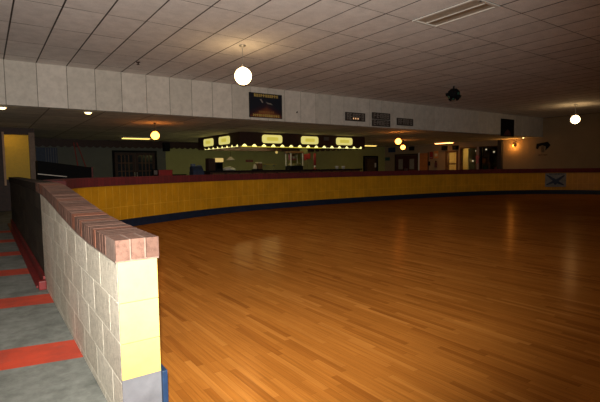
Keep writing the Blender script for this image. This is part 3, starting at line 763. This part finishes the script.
mb.build('slats', plain('grey_slat', (0.14, 0.13, 0.14), 0.6), t)
t = thing('wall_sign', (12.68, YB, 1.70), 'small red sign on the green wall behind the snack bar', 'sign')
box('plate', M_RED, (-0.24, -0.03, 0), (0.24, -0.004, 0.13), t, 0.005); strokes(t, M_SIGNINK, -0.2, 0.2, 0.03, 0.10, -0.031, 6, 0.012, 6)
t = thing('wall_shelf', (14.0, YB, 1.54), 'thin yellow shelf on the green wall behind the snack bar', 'shelf')
box('board', plain('yellow_shelf', (0.60, 0.46, 0.12), 0.5), (-0.45, -0.25, 0), (0.45, -0.005, 0.04), t); 
for s in (-0.3, 0.3): MB().prism([(-0.2, 0.0), (-0.005, 0.0), (-0.005, -0.15)], (s, s+0.02), 'x').build('bracket', M_STEEL, t)
d = thing('door_2', (22.45, YB, 0), 'dark framed doorway in the back wall with a small white mark', 'door', kind='structure')
mb = MB(); mb.box((-0.72, -0.07, 0), (-0.60, 0.0, 2.12)); mb.box((0.58, -0.07, 0), (0.70, 0.0, 2.12)); mb.box((-0.60, -0.07, 2.0), (0.58, 0.0, 2.12)); mb.build('frame', M_BLACK, d)
p = box('leaf', M_DARK, (-0.59, -0.04, 0.01), (0.57, -0.005, 1.99), d)
box('bead_curtain', island_mat('speckled_curtain', ((0.0, (0.09, 0.055, 0.03)), (1.0, (0.12, 0.07, 0.03))), 0.6, 7, 0.3, 0.01, 0.9), (-0.35, -0.055, 0.3), (0.42, -0.04, 1.9), p)
box('white_notice', M_WHITE, (0.36, -0.062, 1.3), (0.50, -0.055, 1.62), p)

# ------------------------------------------------------------------ end wall details (wall face at XE, looking toward -x)
def wthing(name, y, z, label, cat, group=None, kind=None): return thing(name, (XE, y, z), label, cat, group, kind)
t = wthing('hanging_sign', 22.3, 2.36, 'dark blue sign high on the end wall left of the amber lamps', 'sign')
box('plate', plain('blue_sign', (0.015, 0.035, 0.09), 0.4), (-0.05, -0.33, 0), (-0.004, 0.33, 0.34), t, 0.02); strokes(t, M_DBLUE, -0.25, 0.25, 0.1, 0.22, -0.052, 5, 0.02, 8, 'x')
t = wthing('wall_sign', 22.85-0.12, 1.78, 'small teal sign on the end wall beside the dark doorway corner', 'sign')
box('plate', M_TEAL, (-0.03, -0.22, 0), (-0.004, 0.22, 0.24), t, 0.005); strokes(t, M_DBLUE, -0.18, 0.18, 0.06, 0.18, -0.031, 4, 0.016, 3, 'x')
d = wthing('door_3', 20.95, 0, 'dark red double door with pale notices on the end wall', 'door', kind='structure')
mb = MB(); mb.box((-0.06, -1.05, 0), (0, -0.95, 2.2)); mb.box((-0.06, 0.95, 0), (0, 1.05, 2.2)); mb.box((-0.06, -0.95, 2.1), (0, 0.95, 2.2)); mb.build('frame', M_DARK, d)
for s in (-1, 1):
    p = box('leaf', plain('dark_red_door', (0.06, 0.015, 0.015), 0.5), (-0.045, min(0.01*s, 0.94*s), 0.01), (-0.005, max(0.01*s, 0.94*s), 2.09), d)
    box('notice', plain('pale_notice', (0.28, 0.24, 0.20), 0.7), (-0.05, min(0.3*s, 0.7*s), 1.15), (-0.045, max(0.3*s, 0.7*s), 1.85), p)
    box('handle', M_STEEL, (-0.09, 0.08*s-0.012, 0.95), (-0.045, 0.08*s+0.012, 1.2), p)
d = wthing('door_4', 19.45, 0, 'orange door with a bright white jamb on the end wall', 'door', kind='structure')
box('leaf', M_ORANGE, (-0.05, -0.34, 0.01), (-0.005, 0.34, 2.2), d); box('jamb', M_WHITE, (-0.07, 0.34, 0), (0, 0.44, 2.24), d)
box('jamb', M_BROWN, (-0.07, -0.40, 0), (0, -0.34, 2.24), d); MB().ball((-0.09, -0.27, 1.02), 0.035, 12).build('knob', M_STEEL, d, True)
t = wthing('poster', 18.86, 1.80, 'red poster on the tan end wall right of the orange door', 'poster')
box('sheet', M_RED, (-0.02, -0.13, 0), (-0.004, 0.13, 0.47), t); box('pale_band', M_SIGNINK, (-0.023, -0.1, 0.06), (-0.02, 0.1, 0.12), t)
t = wthing('poster', 18.48, 1.84, 'orange and cream poster beside the red poster on the end wall', 'poster')
box('sheet', plain('orange_sheet', (0.60, 0.25, 0.08), 0.6), (-0.02, -0.17, 0), (-0.004, 0.17, 0.47), t); box('cream_patch', M_CREAM, (-0.023, -0.11, 0.12), (-0.02, 0.11, 0.3), t)
t = wthing('fire_extinguisher', 18.42, 1.25, 'dark fire extinguisher on the end wall below the orange poster', 'fire extinguisher')
MB().lathe([(0, 0), (0.08, 0.0), (0.085, 0.02), (0.085, 0.28), (0.05, 0.35), (0.025, 0.37), (0, 0.37)], 16, (-0.1, 0)).build('cylinder', plain('dark_red_paint', (0.08, 0.015, 0.012), 0.4), t, True)
box('valve', M_BLACK, (-0.13, -0.05, 0.37), (-0.07, 0.05, 0.42), t); box('bracket', M_BLACK, (-0.03, -0.04, 0.1), (0, 0.04, 0.25), t)
t = wthing('wall_phone', 19.0, 1.38, 'black wall phone beside the orange door', 'phone')
box('body', M_BLACK, (-0.07, -0.07, 0), (-0.003, 0.07, 0.26), t, 0.012); MB().tube((-0.09, -0.03, 0.02), (-0.09, -0.03, 0.24), 0.022, 10).build('handset', M_BLACK, t)
# lit doorway and its little room
d = wthing('door_5', 17.285, 0, 'open brown framed doorway with a brightly lit yellow room on the end wall', 'door', kind='structure')
mb = MB(); mb.box((-0.04, -0.44, 0), (0.2, -0.335, 2.27)); mb.box((-0.04, 0.335, 0), (0.2, 0.47, 2.27)); mb.box((-0.04, -0.335, 2.17), (0.2, 0.335, 2.27)); mb.build('frame', M_BROWN, d)
mb = MB(); mb.box((0.2, -1.0, -0.05), (1.7, 1.0, 0)); mb.box((1.7, -1.0, 0), (1.75, 1.0, 2.5)); mb.box((0.2, -1.05, 0), (1.75, -1.0, 2.5)); mb.box((0.2, 1.0, 0), (1.75, 1.05, 2.5)); mb.box((0.2, -1.0, 2.5), (1.75, 1.0, 2.55))
mb.build('room_shell', plain('yellow_room', (0.62, 0.47, 0.20), 0.7, var=0.06), d)
box('half_door', M_BROWN, (0.06, -0.335, 1.42), (0.12, 0.335, 1.50), d)
t = thing('ceiling_lamp', (24.7, 17.25, 2.5), 'bright lamp inside the yellow lit doorway of the end wall', 'lamp')
MB().lathe([(0, -0.12), (0.1, -0.11), (0.14, -0.05), (0.15, -0.0)], 18).build('diffuser', glow('doorway_lamp', (1.0, 0.72, 0.30), 32.0), t, True)
t = thing('cash_box', (XE-0.10, 17.75, 2.33), 'black boxy speaker on the end wall left above the lit doorway', 'loudspeaker')
t.name = 'wall_speaker'
box('cabinet', M_BLACK, (-0.16, -0.14, 0), (0.098, 0.14, 0.26), t, 0.01); MB().tube((-0.165, 0, 0.13), (-0.155, 0, 0.13), 0.09, 14).build('woofer', M_BLACKG, t)
dup(t, (XE-0.10, 20.4, 2.42), 'black boxy speaker on the end wall right of the amber lamps')
dup(t, (XE-0.10, 16.95, 2.33), 'black boxy speaker on the end wall right above the lit doorway')
# office windows
for k, (y0, y1) in enumerate(((15.52, 16.7), (14.2, 15.42))):
    w = thing('window_%d' % (k+1), (XE, 0, 0), ('left' if k == 0 else 'right') + ' office window in the end wall with dim clutter behind glass', 'window', kind='structure')
    mb = MB(); mb.box((-0.05, y0, 0.95), (0.2, y0+0.07, 2.45)); mb.box((-0.05, y1-0.07, 0.95), (0.2, y1, 2.45)); mb.box((-0.05, y0+0.07, 2.38), (0.2, y1-0.07, 2.45)); mb.box((-0.05, y0+0.07, 0.95), (0.2, y1-0.07, 1.02)); mb.build('frame', M_BROWN if k == 0 else M_DARK, w)
    box('pane', M_GLASS, (0.06, y0+0.07, 1.02), (0.07, y1-0.07, 2.38), w)
t = wthing('trim_2', 15.47, 0.95, 'pale post between the two office windows', 'trim', kind='structure')
box('post', plain('pale_post', (0.32, 0.24, 0.22), 0.6), (-0.06, -0.07, 0), (0.2, 0.07, 1.5), t)
o = box('wall_office', plain('office_wall', (0.10, 0.065, 0.04), 0.8), (25.6, 13.6, 0), (25.7, 16.75, 2.75)); struct(o, 'dim brown back wall of the office behind the windows', 'wall')
t = thing('storage_shelf', (25.2, 15.5, 0), 'brown shelf of small goods seen through the office windows', 'shelf')
for z in (1.0, 1.45, 1.9): box('shelf_board', M_BROWN, (-0.15, -1.2, z), (0.15, 1.2, z+0.03), t)
for y in (-1.2, 0.0, 1.2): box('upright', M_BROWN, (-0.15, y-0.02, 0), (0.15, y+0.02, 2.3), t)
R = random.Random(12)
goods = [(14.55, 1.03, 0.25, 0.3, M_DBLUE, 'dark blue box on the lower office shelf, rightmost'), (15.0, 1.03, 0.3, 0.22, M_PINK, 'pink box on the lower office shelf'),
         (15.75, 1.03, 0.25, 0.28, M_TEAL, 'teal box on the lower office shelf'), (16.3, 1.03, 0.3, 0.2, M_RED, 'red box on the lower office shelf, leftmost'),
         (14.8, 1.48, 0.3, 0.26, M_BROWN, 'brown box on the middle office shelf'), (15.85, 1.48, 0.22, 0.3, M_ORANGE, 'orange box on the middle office shelf, left part'),
         (16.3, 1.48, 0.25, 0.22, M_CREAM, 'cream box on the middle office shelf, leftmost')]
for y, z, w, h, m, lab in goods:
    t = thing('storage_box', (25.18, y, z), lab, 'box')
    box('carton', m, (-0.12, -w/2, 0), (0.12, w/2, h*0.8), t, 0.005); box('lid', m, (-0.13, -w/2-0.01, h*0.8), (0.13, w/2+0.01, h), t, 0.005)
t = thing('pink_banner', (XE-0.07, 15.47, 1.62), 'pink rosette hanging on the pale post between office windows', 'rosette')
MB().tube((0, 0, 0.2), (-0.03, 0, 0.2), 0.12, 12).build('rosette', M_PINK, t); MB().prism([(-0.06, 0.1), (0.06, 0.1), (0.09, -0.18), (0.0, -0.1), (-0.09, -0.18)], (-0.015, 0.0), 'x').build('ribbon', M_PINK, t)
for y, z, lab in ((15.9, 2.22, 'glowing ball as a glass glint near the top of the left office window'), (16.12, 1.62, 'glowing ball as a glass glint low in the left office window'),
                  (15.25, 2.28, 'glowing ball as a glass glint at top left of the right office window'), (14.75, 2.12, 'glowing ball as a glass glint in the middle of the right office window')):
    t = thing('glint_ball', (24.35, y, z), lab, 'bulb', 'glowing balls as glints behind the office windows')  # glowing balls put in for lamp reflections in the glass
    MB().ball((0, 0, 0), 0.05, 12).build('bulb', G_SMALL, t, True); MB().tube((0, 0, 0.04), (0, 0, 0.09), 0.02, 8).build('socket', M_BLACK, t)
    MB().tube((0, 0, 0.09), (0, 0, ZL-z), 0.004, 6).build('cord', M_BLACK, t)
o = box('ceiling_office', M_LCEIL, (24.1, 13.6, ZL), (25.7, 16.75, ZL+0.05)); struct(o, 'office ceiling behind the end wall windows', 'ceiling')
o = box('floor_office', M_CONC, (24.3, 13.6, -0.05), (25.7, 16.75, 0)); struct(o, 'office floor behind the end wall windows', 'floor')
o = box('wall_office', M_DARK, (24.1, 13.5, 0), (25.7, 13.6, 2.75)); struct(o, 'dark side wall of the office right of the windows', 'wall')
o = MB().box((XE-0.16, 13.93, 0), (XE, 14.18, ZL-0.003), 0.008).build('trim_3', plain('slate_pilaster', (0.028, 0.028, 0.033), 0.5)); struct(o, 'dark slate pilaster at the right of the office windows', 'trim')
t = wthing('wall_sconce', 13.28, 2.36, 'amber wall lamp lighting a patch of the tan end wall', 'lamp')
MB().tube((0, 0, 0.05), (-0.03, 0, 0.05), 0.05, 14).build('back_plate', M_DARK, t); MB().tube((-0.03, 0, 0.05), (-0.10, 0, 0.08), 0.012, 8).build('arm', M_DARK, t)
MB().lathe([(0.015, 0.12), (0.035, 0.10), (0.045, 0.06), (0.03, 0.01), (0, 0.0)], 16, (-0.13, 0)).build('lamp_shade', G_SCON, t, True)
sl = bpy.data.lights.new('sconce_lamp', 'POINT'); sl.energy = 14.0; sl.color = (1.0, 0.42, 0.08); sl.shadow_soft_size = 0.03
so = bpy.data.objects.new('sconce_lamp', sl); COL.objects.link(so); so.parent = t; so.location = (-0.20, 0.0, 0.03)
# winged emblem on the end wall
t = wthing('wall_emblem', 11.72, 1.78, 'dark winged emblem on the tan end wall above the rink wall', 'emblem')
MB().prism([(0.34, 0.66), (-0.10, 0.72), (-0.22, 0.74), (-0.36, 0.55), (-0.26, 0.44), (-0.12, 0.30), (-0.14, 0.50), (0.04, 0.56), (0.22, 0.52), (0.28, 0.38), (0.36, 0.42)], (-0.03, -0.003), 'x').build('wing', M_BLACK, t)
MB().prism([(0.12, 0.50), (-0.02, 0.52), (-0.06, 0.20), (0.08, 0.20)], (-0.022, -0.003), 'x').build('stem', plain('dim_print', (0.14, 0.10, 0.07), 0.6), t)
strokes(t, M_BROWN, -0.22, 0.26, 0.02, 0.10, -0.003, 7, 0.018, 15, 'x')

# ------------------------------------------------------------------ sign on the rink wall
best = min(range(len(RINK)-1), key=lambda i: math.dist(RINK[i], (21.0, 9.67)))
p0, p1 = Vector(RINK[best]), Vector(RINK[best+1]); tg = (p1-p0).normalized()
ang = math.atan2(tg.y, tg.x)
t = thing('banner_sign', (p0.x+tg.y*0.035, p0.y-tg.x*0.035, 0.33), 'grey white sign with a dark crossed figure on the yellow rink wall at right', 'sign', rz=ang)
MB().box((-0.48, -0.012, 0), (0.48, 0.004, 0.655), 0.006).build('sheet', plain('grey_sheet', (0.20, 0.20, 0.20), 0.5, var=0.3, scale=5), t)
mb = MB()
mb.prism([(-0.44, 0.56), (-0.38, 0.58), (0.02, 0.36), (0.36, 0.56), (0.42, 0.53), (0.14, 0.27), (0.40, 0.10), (0.36, 0.07), (0.06, 0.16), (0.03, 0.10), (-0.06, 0.11), (-0.10, 0.18), (-0.40, 0.08), (-0.43, 0.12), (-0.14, 0.29)], (-0.017, -0.012), 'y')
mb.build('crossed_figure', M_DBLUE, t)
strokes(t, M_NAVY, -0.3, 0.3, 0.585, 0.635, -0.012, 9, 0.014, 17); t.scale = (0.88, 1, 0.94)

# ------------------------------------------------------------------ unseen troffer added out of frame to lift the walkway light
t = thing('fill_troffer', (-1.5, 0.6, ZU-0.012), 'unseen white fill light added over the walkway beside the photographer', 'light')
box('frame', M_WHITE, (-0.32, -0.63, -0.03), (0.32, 0.63, 0.0), t, 0.006); box('diffuser', G_WALKFILL, (-0.28, -0.58, -0.045), (0.28, 0.58, -0.03), t)

# ------------------------------------------------------------------ light, camera, view
def lamp(name, kind, loc, energy, col, rad=0.05):
    l = bpy.data.lights.new(name, kind); l.energy = energy; l.color = col
    l.shadow_soft_size = rad
    o = bpy.data.objects.new(name, l); COL.objects.link(o); o.location = loc; return o
yaw, pit, rol = math.radians(35.28), math.radians(-4.2), math.radians(-0.7)
f = Vector((math.sin(yaw)*math.cos(pit), math.cos(yaw)*math.cos(pit), math.sin(pit)))
r0 = Vector((math.cos(yaw), -math.sin(yaw), 0)); u0 = r0.cross(f)
r = math.cos(rol)*r0+math.sin(rol)*u0; u = -math.sin(rol)*r0+math.cos(rol)*u0
rot = Matrix((r, u, -f)).transposed().to_4x4()
cd = bpy.data.cameras.new('camera'); cam = bpy.data.objects.new('camera', cd); COL.objects.link(cam)
cam.matrix_world = Matrix.Translation((0, 0, 1.3)) @ rot
cd.sensor_fit = 'HORIZONTAL'; cd.sensor_width = 36.0; cd.lens = 445.0/600.0*36.0
cd.clip_start = 0.05; cd.clip_end = 200
scene.camera = cam
fl = lamp('camera_flash', 'SPOT', tuple(Vector((0, 0, 1.3))+u*0.11-r*0.02), 1600, (1.0, 0.95, 0.86), 0.03)
fl.matrix_world = Matrix.Translation(Vector((0, 0, 1.3))+u*0.11-r*0.02) @ rot @ Matrix.Rotation(math.radians(9), 4, 'Y') @ Matrix.Rotation(math.radians(8), 4, 'X')
fl.data.spot_size = math.radians(100); fl.data.spot_blend = 0.9

w = bpy.data.worlds.new('world'); scene.world = w; w.use_nodes = True
w.node_tree.nodes['Background'].inputs[0].default_value = (0.012, 0.010, 0.008, 1)
vs = scene.view_settings
scene.display_settings.display_device = 'sRGB'
vs.view_transform = 'Standard'; vs.look = 'None'; vs.exposure = 0.1; vs.gamma = 1.0; vs.use_curve_mapping = False
